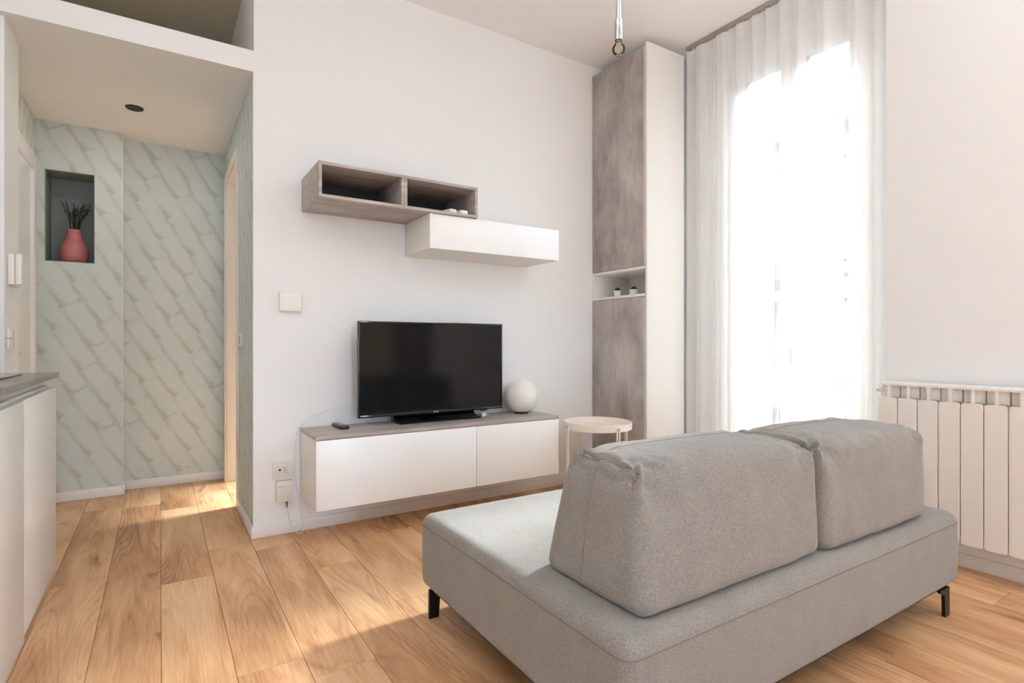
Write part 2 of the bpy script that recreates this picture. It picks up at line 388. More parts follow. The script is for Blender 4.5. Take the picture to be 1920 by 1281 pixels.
# doorway on the right of the hall: lining and architraves
d2 = sempty('door_2', (XP, 4.42, 0))
def dpart(n, *b, m=M_trim): return obj(n, MB().box(*b, b=.002), m, d2)
dpart('jamb', XP-.001, XP+.101, 4.034, 4.048, 0, 2.33); dpart('jamb', XP-.001, XP+.101, 4.786, 4.80, 0, 2.33); dpart('head_lining', XP-.001, XP+.101, 4.048, 4.786, 2.316, 2.33)
dpart('architrave', XP-.014, XP-.001, 4.0, 4.040, 0, 2.365); dpart('architrave', XP-.014, XP-.001, 4.794, 4.84, 0, 2.365); dpart('architrave', XP-.014, XP-.001, 4.040, 4.794, 2.324, 2.365)
# closed door on the left of the hall
M_door = mat('pale_blue_white_door', (.80, .84, .84, 1), .3)
d1 = sempty('door_1', (-.70, 4.24, 0))
obj('door_leaf', MB().box(-.735, -.705, 3.815, 4.665, .008, 2.20, b=.003), M_door, d1)
for bx in ((-.74, -.685, 3.74, 3.812, 0, 2.31), (-.74, -.685, 4.668, 4.74, 0, 2.31), (-.74, -.685, 3.812, 4.668, 2.205, 2.31)):
    obj('casing', MB().box(*bx, b=.004), M_trim, d1)
lev = MB().tube([(-.705, 3.88, 1.02), (-.655, 3.88, 1.02), (-.652, 3.90, 1.02), (-.652, 4.0, 1.02)], .009); lev.lathe([(.025, -.705), (.025, -.699)], (0, 3.88, 1.02), 24, 'x')
obj('door_handle', lev, M_chrome, d1)

# floor: a sub-floor with one object per oak plank
fl = struct('floor', MB().box(XL-.1, 3.62, YF-.25, 5.3, -.12, -.014), M_sub)
PW = .2065
cache = {}
def plank(x0, x1, y0, y1):
    x0 = max(x0, XL-.05); x1 = min(x1, XREC)
    key = (round(x1-x0, 4), round(y1-y0, 3))
    if key not in cache:
        w, l, g, bv = x1-x0-.0012, y1-y0-.0012, 0, .0012
        mb = MB(); w /= 2; l /= 2
        vs = [(-w, -l, -.014), (w, -l, -.014), (w, l, -.014), (-w, l, -.014), (-w, -l, -bv), (w, -l, -bv), (w, l, -bv), (-w, l, -bv),
              (-w+bv, -l+bv, 0), (w-bv, -l+bv, 0), (w-bv, l-bv, 0), (-w+bv, l-bv, 0)]
        mb.add(vs, [(0, 1, 5, 4), (1, 2, 6, 5), (2, 3, 7, 6), (3, 0, 4, 7), (4, 5, 9, 8), (5, 6, 10, 9), (6, 7, 11, 10), (7, 4, 8, 11), (8, 9, 10, 11)])
        me = bpy.data.meshes.new('plank'); me.from_pydata(mb.v, [], mb.f); me.materials.append(M_oak); cache[key] = me
    o = bpy.data.objects.new('plank', cache[key]); COL.objects.link(o); o.location = ((x0+x1)/2, (y0+y1)/2, 0); o.parent = fl
L0 = 1.29
joints = {-2: 3.133, -1: 3.083, 0: 2.91, 1: 1.975, 2: 1.838, -3: 2.55, 3: 2.72, 4: 2.2, 5: 3.05}
rr = random.Random(11)
for i in range(-4, 18):
    x0 = .0035+i*PW; x1 = x0+PW
    if x1 < XL-.05 or x0 > XREC: continue
    j = joints.get(i, rr.uniform(0, L0))
    y = j-math.ceil((j-YF)/L0)*L0
    while y < 5.2:
        a, b = max(y, YF), min(y+L0, 5.2)
        if b-a > .02: plank(x0, x1, a, b)
        y += L0

# ------------------------------------------------------------------ windows and the view outside
def window(name, y0, y1, z0, z1, x0=3.43, leaves=2, st=.085, top=.075, bot=.085, fr=.062):
    w = sempty(name, (x0, (y0+y1)/2, z0))
    P = lambda n, *b, m=M_trim: obj(n, MB().box(*b, b=.004), m, w)
    P('frame', x0, x0+.07, y0, y0+fr, z0, z1); P('frame', x0, x0+.07, y1-fr, y1, z0, z1)
    P('frame', x0, x0+.07, y0+fr, y1-fr, z1-fr, z1); P('frame', x0, x0+.07, y0+fr, y1-fr, z0, z0+.04)
    W_ = (y1-y0-2*fr)/leaves
    for k in range(leaves):
        a = y0+fr+k*W_+.001; b = a+W_-.002; c, d = z0+.042, z1-fr-.002
        s = MB().box(x0+.004, x0+.06, a, a+st, c, d, b=.004).box(x0+.004, x0+.06, b-st, b, c, d, b=.004).box(x0+.004, x0+.06, a+st, b-st, d-top, d, b=.004).box(x0+.004, x0+.06, a+st, b-st, c, c+bot, b=.004)
        so = obj('sash', s, M_trim, w)
        obj('pane', MB().box(x0+.028, x0+.034, a+st, b-st, c+bot, d-top), M_pane, so)
    return w
w1 = window('window_1', 1.522, 2.498, .022, 3.028, bot=.20)
hd = MB().lathe([(.014, 3.434), (.014, 3.425)], (0, 2.0, 1.05), 16, 'x').tube([(3.43, 2.0, 1.05), (3.395, 2.0, 1.05), (3.393, 2.0, 1.04), (3.393, 2.0, .93)], .008)
obj('handle', hd, M_chrome, w1)
window('window_2', -2.848, -.952, .052, 2.948, x0=3.36)
window('window_3', 4.002, 5.098, .102, 2.648, x0=3.45)

# unseen window behind the camera, added to let in frontal fill light
w4 = sempty('window_fill', (.70, YF-.1, .02))
for k in range(2):
    a = .202+k*.349; b = a+.347
    so_ = obj('sash', MB().box(a, a+.07, YF-.14, YF-.08, .022, 2.948, b=.004).box(b-.07, b, YF-.14, YF-.08, .022, 2.948, b=.004).box(a+.07, b-.07, YF-.14, YF-.08, 2.87, 2.948, b=.004).box(a+.07, b-.07, YF-.14, YF-.08, .022, .12, b=.004), M_trim, w4)
    obj('pane', MB().box(a+.07, b-.07, YF-.115, YF-.109, .12, 2.87), M_pane, so_)

# balcony, street and the house across the street
struct('balcony_floor', MB().box(3.622, 4.55, .6, 3.5, -.12, -.02), M_deck)
struct('wall_outer', MB().box(3.30, 3.622, YF-.3, 20, ZC+.1, 9.0).box(3.30, 3.622, YF-.3, 20, -7.0, -.12).box(3.30, 3.622, 5.3, 20, -.12, ZC+.1), M_facade)
rl = thing('balcony_railing', 'dark iron balcony railing of thin bars seen through the sheer curtain', 'railing', (4.5, 2.0, -.02))
obj('top_rail', MB().box(4.485, 4.515, .6, 3.5, .84, .865).box(4.49, 4.51, .6, 3.5, .74, .755), M_rail, rl)
obj('bottom_rail', MB().box(4.49, 4.51, .6, 3.5, .06, .08), M_rail, rl)
for i in range(25):
    y = .62+i*.1195
    obj('bar', MB().tube([(4.5, y, .07), (4.5, y, .745)], .007, 6), M_rail, rl)
for y in (.61, 3.49): obj('post', MB().box(4.485, 4.515, y-.012, y+.012, -.02, .85), M_rail, rl)
struct('street_ground', MB().box(-40, 40, -40, 40, -7.1, -7.0), M_ground)
hb = thing('apartment_building', 'pale cream apartment house across the street behind the sheer curtain', 'building', (12.5, 5, -7))
obj('wall', MB().box(12.5, 16, -10, 26, -7, 6.4), M_facade, hb)
obj('cornice', MB().box(12.05, 12.5, -10, 26, 5.9, 6.4), M_band, hb)
for f in range(4):
    zf = -6.2+f*3.1
    obj('floor_band', MB().box(12.42, 12.5, -10, 26, zf-.5, zf-.28), M_band, hb)
    for k in range(11):
        y = -7.6+k*2.9
        wn = obj('window', MB().box(12.38, 12.5, y-.72, y-.58, zf-.05, zf+2.05).box(12.38, 12.5, y+.58, y+.72, zf-.05, zf+2.05).box(12.36, 12.5, y-.8, y+.8, zf+2.05, zf+2.3).box(12.36, 12.5, y-.8, y+.8, zf-.2, zf-.05), M_band, hb)
        obj('pane', MB().box(12.46, 12.5, y-.58, y+.58, zf, zf+2.05), M_outglass, wn)
        if (k+f) % 3 != 1:
            obj('shutter', MB().box(12.41, 12.46, y-.58, y-.02, zf, zf+2.05), M_shutter, wn); obj('shutter', MB().box(12.41, 12.46, y+.02, y+.58, zf, zf+2.05), M_shutter, wn)
    if f in (1, 2, 3):
        for y in (2.55, 8.35):
            bl = obj('balcony', MB().box(11.3, 12.5, y-1.6, y+1.6, zf-.28, zf-.08), M_band, hb)
            rb = MB().box(11.3, 11.34, y-1.6, y+1.6, zf+.85, zf+.9)
            for q in range(17): rb.box(11.31, 11.33, y-1.58+q*.197, y-1.56+q*.197, zf-.08, zf+.86)
            obj('balcony_rail', rb, M_rail, bl)
# potted shrub on our balcony
def shrub(x, y, label, seed):
    t = thing('balcony_plant', label, 'plant', (x, y, -.02)); r = random.Random(seed)
    obj('pot', MB().lathe([(.10, -.02), (.14, .24), (.155, .24), (.155, .27), (.13, .27), (.125, .22)], (x, y, 0), 24), M_terra, t)
    fo = MB(); st = MB()
    for k in range(8):
        a = r.uniform(0, 2*PI); e = Vector((x+.1*math.cos(a), y+.1*math.sin(a), .55+r.uniform(0, .2))); st.tube([(x, y, .2), ((x+e.x)/2, (y+e.y)/2, .4), e], .006, 5)
    for k in range(260):
        d = Vector((r.gauss(0, 1), r.gauss(0, 1), r.gauss(0, 1))).normalized()*r.uniform(.3, 1)
        p = Vector((x, y, .68))+Vector((d.x*.17, d.y*.20, d.z*.22)); u = Vector((r.gauss(0, 1), r.gauss(0, 1), r.gauss(0, 1))).normalized(); w = u.orthogonal().normalized()
        fo.add([p-u*.035, p+w*.014, p+u*.035, p-w*.014], [(0, 1, 2, 3)])
    obj('stem', st, M_twig, t); f = obj('foliage', fo, M_outleaf, t); f['kind'] = 'stuff'
shrub(4.2, 2.02, 'leafy green potted shrub on the balcony behind the sheer curtain', 3)

# ------------------------------------------------------------------ curtain
ct = thing('sheer_curtain', 'floor to ceiling sheer white voile curtain hanging across the tall window', 'curtain', (3.30, 2.08, 0))
cy0, cy1, czt = 1.402, 2.738, 3.236
def curt_x(s, z):
    u = (z/czt)
    a = .020+.010*(1-u)
    ph = s*2*PI
    w = math.sin(ph*11+2.2*math.sin(ph*1.7+.8)+.5*(1-u)*math.sin(ph*3+1))+.22*math.sin(ph*27+1.3+1.5*math.sin(ph*2.3))+.5*noise.noise(Vector((s*9, z*.35, 3.1)))
    return 3.305+a*.8*w+.004*noise.noise(Vector((s*22, z*.7, 0)))
nu, nv = 320, 40
mb = MB(); vs = []; fs = []
for j in range(nv+1):
    z = .012+(czt-.012)*j/nv
    for i in range(nu+1):
        s = i/nu
        lean = .05*(1-z/czt)*math.exp(-((s-.48)/.22)**2)
        vs.append((curt_x(s, z), cy0+(cy1-cy0)*s+lean, z))
for j in range(nv):
    for i in range(nu): fs.append((j*(nu+1)+i, j*(nu+1)+i+1, (j+1)*(nu+1)+i+1, (j+1)*(nu+1)+i))
mb.add(vs, fs, True); obj('voile', mb, M_sheer, ct)
mb = MB(); vs = []; fs = []
for j, z in enumerate((3.155, 3.236)):
    for i in range(nu+1): s = i/nu; vs.append((curt_x(s, z)-.003, cy0+(cy1-cy0)*s, z))
for i in range(nu): fs.append((i, i+1, nu+1+i+1, nu+1+i))
mb.add(vs, fs, True); obj('heading_tape', mb, M_sheer, ct)
obj('bottom_hem', MB().tube([(curt_x(i/80, .012), cy0+(cy1-cy0)*i/80, .014) for i in range(81)], .002, 5), M_sheer, ct)
for i in range(13):
    s = (i+.5)/13
    obj('hook', MB().tube([(3.30, cy0+(cy1-cy0)*s, 3.225), (3.296, cy0+(cy1-cy0)*s, 3.2415)], .003, 6), M_plastic, ct)
tr = obj('curtain_track', MB().box(3.275, 3.315, 1.402, 2.738, 3.243, 3.264, b=.003), M_grey); tag(tr, 'slim grey ceiling track carrying the sheer curtain', 'curtain track')

# ------------------------------------------------------------------ tall corner cabinet
CX0, CX1, CY0, CY1, CZ = 2.878, 3.262, 2.742, 3.324, 3.188
tc = thing('tall_cabinet', 'tall narrow corner cabinet with concrete look doors and an open white niche', 'cabinet', ((CX0+CX1)/2, (CY0+CY1)/2, 0))
P = lambda n, m, *b, bev=.0015: obj(n, MB().box(*b, b=bev), m, tc)
P('side_panel', M_white_side, CX0, CX1, CY0, CY0+.018, .0, CZ+.012)
P('side_panel', M_white_side, CX0+.002, CX1, CY1-.018, CY1, .0, CZ)
P('top_panel', M_white_side, CX0+.02, CX1, CY0+.018, CY1-.018, CZ-.02, CZ)
P('back_panel', M_white_side, CX1-.012, CX1, CY0+.018, CY1-.018, .07, CZ-.02)
P('plinth', M_white_side, CX0+.03, CX0+.045, CY0+.018, CY1-.018, 0, .07)
P('bottom_panel', M_white_side, CX0+.02, CX1-.012, CY0+.018, CY1-.018, .07, .088)
P('niche_shelf', M_white_side, CX0+.001, CX1-.012, CY0+.018, CY1-.018, 1.410, 1.430)
P('niche_shelf', M_white_side, CX0+.001, CX1-.012, CY0+.018, CY1-.018, 1.605, 1.626)
P('door', M_conc, CX0-.001, CX0+.018, CY0+.032, CY1-.004, 1.629, CZ-.008)
P('door', M_conc, CX0-.001, CX0+.018, CY0+.032, CY1-.004, .075, 1.407)
for z0, z1 in ((1.632, CZ-.01), (.078, 1.404)):
    P('edge_profile', M_plastic, CX0+.001, CX0+.018, CY0+.026, CY0+.031, z0, z1, bev=0)

def succulent(y, label, m, kind, x=2.955):
    t = thing('succulent', label, 'plant', (x, y, 1.431)); z = 1.431
    pr = [(.024, 0), (.030, .036), (.032, .044), (.030, .048), (.027, .047), (.0265, .040)] if kind == 0 else [(.032, 0), (.0335, .040), (.0335, .043), (.030, .043), (.0295, .037)]
    obj('pot', MB().lathe([(r, z+h) for r, h in pr], (x, y, 0), 28), M_pot, t)
    obj('soil', MB().lathe([(.027, z+.037), (.026, z+.040)], (x, y, 0), 20), M_soil, t)
    r = random.Random(int(y*100)); mb = MB()
    n = 22 if kind == 0 else 34
    for k in range(n):
        a = k*2.39996; q = k/n; tilt = (.15+q*1.05) if kind == 0 else (.35+q*1.15)
        L = (.040 if kind == 0 else .032)*(1-.15*r.random()); wd = .0058 if kind == 0 else .0085
        d = Vector((math.sin(tilt)*math.cos(a), math.sin(tilt)*math.sin(a), math.cos(tilt)))
        sd = Vector((-math.sin(a), math.cos(a), 0)); up = d.cross(sd)
        b = Vector((x, y, z+.040))
        c = b+d*L*.55
        mb.add([b, c+sd*wd, b+d*L, c-sd*wd, c+up*wd*.5, c-up*wd*.5], [(0, 1, 4), (1, 2, 4), (2, 3, 4), (3, 0, 4), (1, 0, 5), (2, 1, 5), (3, 2, 5), (0, 3, 5)])
    o = obj('leaf_rosette', mb, m, t); o['kind'] = 'stuff'
succulent(3.118, 'small spiky dark blue green succulent in flared cream pot, left in the cabinet niche', M_leaf1, 0)
succulent(2.945, 'small rounded olive succulent in straight cream pot, right in the cabinet niche', M_leaf2, 1)

# ------------------------------------------------------------------ tv bench, wall boxes, wall cabinet
def bench(x0, x1, label):
    y0, y1, z0, z1 = 2.940, 3.311, .205, .592
    t = thing('tv_cabinet', label, 'cabinet', ((x0+x1)/2, (y0+y1)/2, z0))
    g = .0012
    body = MB().box(x0+g, x0+.018, y0+.02, y1, z0, z1-.0185, b=.001).box(x1-.018, x1-g, y0+.02, y1, z0, z1-.0185, b=.001).box(x0+.018, x1-.018, y0+.02, y1, z0, z0+.018).box(x0+.018, x1-.018, y1-.01, y1, z0+.018, z1-.0185).box(x0+.018, x1-.018, y0+.02, y1-.01, z1-.034, z1-.0185)
    obj('body', body, M_white_side, t)
    obj('door', MB().box(x0+g, x1-g, y0, y0+.018, z0-.001, z1-.0215, b=.0025), M_white, t)
    obj('top', MB().box(x0-.001 if x0 < 1 else x0+.0005, x1-.0005, y0-.001, y1+.001, z1-.018, z1, b=.001), M_greywood, t)
bench(.678, 1.6245, 'longer wall hung white tv cabinet with grey top, under the television')
bench(1.6255, 2.254, 'shorter wall hung white tv cabinet with grey top, under the globe lamp')
def wbox(x0, x1, label):
    y0, y1, z0, z1, k = 2.920, 3.325, 1.834, 2.020, .017
    t = thing('wall_shelf_box', label, 'shelf', ((x0+x1)/2, y1, z0), 'open grey boxes on the wall'); del t['group']
    obj('side_panel', MB().box(x0, x0+k, y0, y1, z0, z1, b=.001), M_greywood, t); obj('side_panel', MB().box(x1-k, x1, y0, y1, z0, z1, b=.001), M_greywood, t)
    obj('top_panel', MB().box(x0+k, x1-k, y0+.001, y1, z1-k, z1, b=.001), M_greywood, t); obj('bottom_panel', MB().box(x0+k, x1-k, y0+.001, y1, z0, z0+k, b=.001), M_greywood, t)
    obj('back_panel', MB().box(x0+k, x1-k, y1-.014, y1, z0+k, z1-k), M_dark, t)['label'] = 'dark back panel'
wbox(.687, 1.1525, 'open grey oak wall box, left of the pair and empty')
wbox(1.1535, 1.621, 'open grey oak wall box, right of the pair and holding two white remotes')
x0, x1, y0, y1, z0, z1 = 1.314, 2.250, 2.934, 3.325, 1.630, 1.8325
t = thing('wall_cabinet', 'long low white cabinet on the wall under the grey boxes', 'cabinet', ((x0+x1)/2, y1, z0))
obj('body', MB().box(x0+.001, x0+.018, y0+.02, y1, z0, z1, b=.001).box(x1-.018, x1-.001, y0+.02, y1, z0, z1, b=.001).box(x0+.018, x1-.018, y0+.02, y1, z0, z0+.018).box(x0+.018, x1-.018, y0+.02, y1, z1-.018, z1).box(x0+.018, x1-.018, y1-.012, y1, z0+.018, z1-.018), M_white_side, t)
obj('door', MB().box(x0, x1, y0, y0+.018, z0-.001, z1-.001, b=.0025), M_white, t)

def place(o, loc, rz=0, rx=0):
    o.rotation_euler = (rx, 0, rz); o.location = loc
def local_obj(name, mb, m, parent):
    o = obj(name, mb, m); o.parent = parent; return o
def white_remote(x, y, rz, label):
    t = thing('remote_control', label, 'remote', (x, y, 1.8512))
    place(t, (x, y, 1.8512), rz)
    local_obj('body', MB().box(-.027, .027, 0, .15, 0, .026, b=.009), M_plastic, t)
    local_obj('button_pad', MB().box(-.018, .018, .03, .11, .0255, .0275, b=.001), M_grey, t)
white_remote(1.470, 2.940, .22, 'white remote control on the grey wall box floor, left of the two')
white_remote(1.538, 2.934, .06, 'white remote control on the grey wall box floor, right of the two')

# ------------------------------------------------------------------ television
tx0, tx1, tz0, tz1, ty = .966, 1.944, .640, 1.207, 3.16
tv = thing('television', 'large black flat screen television on the white tv cabinet', 'television', ((tx0+tx1)/2, 3.2, .592))
bz = .011
obj('bezel', MB().box(tx0, tx0+bz, ty, ty+.03, tz0, tz1, b=.002).box(tx1-bz, tx1, ty, ty+.03, tz0, tz1, b=.002).box(tx0+bz, tx1-bz, ty, ty+.03, tz1-bz, tz1, b=.002).box(tx0+bz, tx1-bz, ty, ty+.03, tz0, tz0+.017, b=.002), M_glossblack, tv)
obj('screen', MB().box(tx0+bz, tx1-bz, ty+.004, ty+.028, tz0+.017, tz1-bz), M_screen, tv)
obj('back_housing', MB().box(tx0+.03, tx1-.03, ty+.028, ty+.06, tz0+.02, tz1-.1, b=.01), M_black, tv)
sb = MB().prism([(3.112, .5925), (3.112, .600), (3.175, .604), (3.205, .615), (3.222, .634), (3.262, .634), (3.262, .5925)], 'x', 1.20, 1.755)
obj('stand_base', sb, M_glossblack, tv)
obj('stand_neck', MB().box(1.40, 1.52, 3.224, 3.256, .6345, .70, b=.004), M_glossblack, tv)
obj('emblem', MB().box(1.437, 1.475, ty-.001, ty+.002, tz0+.005, tz0+.011), M_chrome, tv)
obj('infrared_window', MB().box(1.78, 1.83, ty+.004, ty+.02, tz0-.009, tz0+.002, b=.002), M_black, tv)
# small white tv aerial plug block with its loop of lead behind the stand
pb = thing('power_brick', 'small white lead end lying beside the television base', 'plug', (1.815, 3.19, .592))
obj('plug_body', MB().box(1.80, 1.83, 3.18, 3.20, .5925, .618, b=.003), M_plastic, pb)
obj('lead', MB().tube([(1.83, 3.19, .60), (1.86, 3.20, .597), (1.87, 3.25, .596), (1.82, 3.29, .596), (1.79, 3.285, .597)], .003, 6), M_plastic, pb)
# black remote on the bench
rc = thing('remote_control', 'small black remote control on the grey cabinet top left of the television', 'remote', (.872, 3.11, .5925))
place(rc, (.878, 3.105, .5925), .08)
local_obj('body', MB().box(-.024, .024, 0, .165, .001, .021, b=.008), M_black, rc)
bt = MB()
for r_ in range(6):
    for c_ in range(3): bt.box(-.016+c_*.0125, -.009+c_*.0125, .028+r_*.018, .038+r_*.018, .020, .0225, b=.001)
local_obj('keypad', bt, M_grey, rc)

# globe lamp
gx, gy, gr = 2.116, 3.183, .120
gl = thing('globe_lamp', 'round white opal glass table lamp on the grey cabinet top', 'lamp', (gx, gy, .592))
pr = []
for i in range(33):
    a = -PI/2+.50+(PI-.50)*i/32
    pr.append((max(gr*math.cos(a), .0008), .592+.014+gr*math.sin(.50+0)*0+ (gr*math.cos(.50))+gr*math.sin(a)))
obj('glass_globe', MB().lathe(pr, (gx, gy, 0), 56), M_globe, gl)
obj('base_ring', MB().lathe([(.056, .5925), (.060, .5935), (.060, .604), (.056, .606)], (gx, gy, 0), 40), M_black, gl)
for a in (.9, 3.0, 5.1): obj('foot', MB().box(gx+.058*math.cos(a)-.004, gx+.058*math.cos(a)+.004, gy+.058*math.sin(a)-.004, gy+.058*math.sin(a)+.004, .5925, .604), M_plastic, gl)

# thermostat, socket plate, fibre box, cable
t = thing('thermostat', 'square white wall unit above the socket, left of the television', 'thermostat', (.62, 3.32, 1.31))
obj('cover', MB().box(.563, .682, 3.296, 3.316, 1.258, 1.366, b=.006), M_plastic, t); obj('back_plate', MB().box(.571, .674, 3.316, 3.3255, 1.266, 1.358, b=.001), M_plastic, t)
t = thing('socket_plate', 'ivory wall socket plate with aerial and power outlets beside the tv cabinet', 'socket', (.59, 3.32, .36))
obj('plate', MB().box(.530, .650, 3.315, 3.3255, .316, .410, b=.003), M_ivory, t)
obj('aerial_module', MB().box(.556, .580, 3.3125, 3.316, .340, .388, b=.001).lathe([(.0085, 3.312), (.0085, 3.3125)], (.568, 0, .364), 20, 'y'), M_ivory, t)
obj('aerial_hole', MB().lathe([(.0065, 3.3112), (.0065, 3.3122)], (.568, 0, .364), 20, 'y'), M_black, t)
obj('power_module', MB().box(.5815, .6055, 3.3125, 3.316, .340, .388, b=.001), M_ivory, t)
for dz in (-.013, 0, .013): obj('power_hole', MB().lathe([(.003, 3.3115), (.003, 3.3128)], (.5935, 0, .364+dz), 14, 'y'), M_black, t)
obj('blank_module', MB().box(.607, .631, 3.3125, 3.316, .340, .388, b=.001), M_ivory, t)
t = thing('fibre_box', 'small ivory junction box under the wall socket with a green connector', 'junction box', (.59, 3.32, .24))
obj('case', MB().box(.546, .635, 3.292, 3.3255, .186, .304, b=.004), M_ivory, t)
pm = MB()
for k, (a, b) in enumerate(((0, .003), (.0045, .008), (.0095, .012), (.0135, .017), (.0185, .021), (.0225, .026), (.0275, .031))): pm.box(.554+a, .554+b, 3.2912, 3.2922, .2715, .2745 if k % 2 else .2755)
obj('printed_mark', pm, M_grey, t)
obj('green_connector', MB().tube([(.604, 3.306, .187), (.604, 3.306, .176), (.605, 3.306, .150)], .006, 10, r1=.0028), M_green, t)['label'] = 'green connector'
cb = obj('fibre_cable', MB().tube([(.6055, 3.306, .146), (.612, 3.300, .12), (.624, 3.300, .06), (.640, 3.296, .02), (.655, 3.275, .004), (.672, 3.262, .004), (.684, 3.272, .010), (.690, 3.296, .05), (.682, 3.300, .12), (.668, 3.304, .20), (.655, 3.306, .28), (.648, 3.3060, .34), (.646, 3.307, .42), (.650, 3.312, .50), (.662, 3.318, .575),
    (.685, 3.322, .615), (.74, 3.322, .655), (.81, 3.322, .682), (.90, 3.321, .695), (.99, 3.319, .69), (1.05, 3.31, .66), (1.10, 3.29, .635)], .0022, 8), M_plastic)
tag(cb, 'thin white cable hanging beside the tv cabinet and running behind the television', 'cable')

# ------------------------------------------------------------------ side table
Rv = Vector((math.cos(YAW), -math.sin(YAW), 0)); Fv = Vector((math.sin(YAW), math.cos(YAW), 0))
c = Vector((2.536, 2.872, 0)); R = .232
st = thing('side_table', 'small round white metal tray table in front of the concrete look cabinet', 'table', c)
obj('tray', MB().lathe([(.001, .494), (R-.004, .494), (R, .497), (R, .540), (R-.003, .542), (R-.005, .540), (R-.006, .502), (.001, .500)], c, 72), M_whitemetal, st)
for k in range(4):
    a = math.radians(25+90*k); d = Rv*math.cos(a)+Fv*math.sin(a); p = c+d*(R+.006); tv_ = d.cross(Vector((0, 0, 1)))
    lg = MB()
    for s in (-1, 1): lg.tube([p+tv_*s*.010+Vector((0, 0, .004)), p+tv_*s*.010+Vector((0, 0, .522))], .0052, 10)
    lg.tube([p-tv_*.010+Vector((0, 0, .0055)), p+tv_*.010+Vector((0, 0, .0055))], .0052, 8)
    obj('leg', lg, M_whitemetal, st)
    obj('bolt', MB().tube([p+d*.004+Vector((0, 0, .518)), p+d*.008+Vector((0, 0, .518))], .006, 10), M_chrome, st)
for k in range(2):
    a = math.radians(25+90*k); d = Rv*math.cos(a)+Fv*math.sin(a); z = .245+k*.011
    tv_ = d.cross(Vector((0, 0, 1)))
    obj('stretcher', MB().tube([c-d*(R+.002)+tv_*.01+Vector((0, 0, z)), c+d*(R+.002)+tv_*.01+Vector((0, 0, z))], .005, 8).tube([c-d*(R+.002)-tv_*.01+Vector((0, 0, z)), c+d*(R+.002)-tv_*.01+Vector((0, 0, z))], .005, 8), M_whitemetal, st)

# ------------------------------------------------------------------ sofa
def axis_samples(h, r, n, m=6):
    inner = h-r; a = [-h+r*(1-math.cos(PI/2*i/m)) if False else -h+r*i/m for i in range(m)]
    b = [-inner+2*inner*i/n for i in range(n+1)]
    return a+b+[-q for q in a[::-1]]
def round_map(p, h, r):
    q = Vector([max(-(h[i]-r), min(h[i]-r, p[i])) for i in range(3)]); d = Vector(p)-q
    return q+d.normalized()*r if d.length > 1e-9 else Vector(p)
def soft_box(h, r, n, warp):
    ax = [axis_samples(h[i], r, n[i]) for i in range(3)]
    bm = bmesh.new()
    for d in range(3):
        u, v = (d+1) % 3, (d+2) % 3
        for sgn in (-1, 1):
            grid = []
            for a in ax[u]:
                row = []
                for b in ax[v]:
                    p = [0, 0, 0]; p[d] = sgn*h[d]; p[u] = a; p[v] = b
                    row.append(bm.verts.new(warp(round_map(p, h, r))))
                grid.append(row)
            for i in range(len(ax[u])-1):
                for j in range(len(ax[v])-1):
                    q = (grid[i][j], grid[i+1][j], grid[i+1][j+1], grid[i][j+1])
                    bm.faces.new(q if sgn > 0 else q[::-1])
    bmesh.ops.remove_doubles(bm, verts=bm.verts[:], dist=1e-5)
    mb = MB(); mb.bm(bm, True); return mb
SX0, SX1, SY0, SY1, SZ0, SZ1 = .875, 2.708, .893, 2.052, .112, .402
so = thing('sofa', 'low grey upholstered sofa base with thin black legs on the oak floor', 'sofa', ((SX0+SX1)/2, (SY0+SY1)/2, 0))
sc_, sh = Vector(((SX0+SX1)/2, (SY0+SY1)/2, (SZ0+SZ1)/2)), ((SX1-SX0)/2, (SY1-SY0)/2, (SZ1-SZ0)/2)
def sofa_warp(p):
    u, v, w = p.x/sh[0], p.y/sh[1], p.z/sh[2]
    x = p.x*(1+.004*(1-w*w)); y = p.y*(1+.006*(1-w*w)); z = p.z
    if w > 0: z += .016*(1-u**4)*(1-v**4)*w
    z += .0025*noise.noise(Vector((p.x*3, p.y*3, p.z*3+5)))*max(w, 0)
    e = max(0, 1-abs(w))*.0015*noise.noise(Vector((p.x*6, p.y*6, p.z*9)))
    return sc_+Vector((x+e, y+e, z))
obj('seat', soft_box(sh, .042, (46, 34, 8), sofa_warp), M_fab, so)
def ring(h, r, zrel, off=.0006, n=10):
    pts = []
    hx, hy = h[0], h[1]
    for cx_, cy_, a0 in ((1, 1, 0), (-1, 1, 90), (-1, -1, 180), (1, -1, 270)):
        for k in range(n+1):
            a = math.radians(a0+90*k/n); pts.append(Vector((cx_*(hx-r)+math.cos(a)*(r+off), cy_*(hy-r)+math.sin(a)*(r+off), zrel)))
        # straight run to the next corner
    dense = []
    for i in range(len(pts)):
        a, b = pts[i], pts[(i+1) % len(pts)]; k = max(1, int((b-a).length/.05))
        dense += [a.lerp(b, j/k) for j in range(k)]
    return dense+[dense[0]]
zs = sh[2]-.040
obj('seam', MB().tube([sofa_warp(p) for p in ring(sh, .042, zs, .0)], .0016, 6, cap=False), M_seam, so)
obj('base_frame', MB().box(SX0+.03, SX1-.03, SY0+.03, SY1-.03, .100, .118, b=.003), M_steel, so)
for lx, ly, sx, sy in ((SX0+.012, SY1-.055, 1, -1), (SX1-.066, SY1-.055, -1, -1), (SX0+.012, SY0+.012, 1, 1), (SX1-.066, SY0+.012, -1, 1)):
    lg = MB().prism([(0, .0), (sx*.040, .0), (sx*.046, .085), (sx*.085, .104), (sx*.085, .112), (0, .112)], 'y', 0, sy*.012 if sy else .012)
    lg.v = [(lx+x, ly+y, z) for x, y, z in lg.v]
    obj('leg', lg, M_steel, so)
obj('fabric_tag', MB().prism([(SX1-.004, .262), (SX1+.020, .264), (SX1+.017, .212), (SX1-.004, .214)], 'y', SY0+.07, SY0+.074), M_black, so)['label'] = 'small black fabric tag'
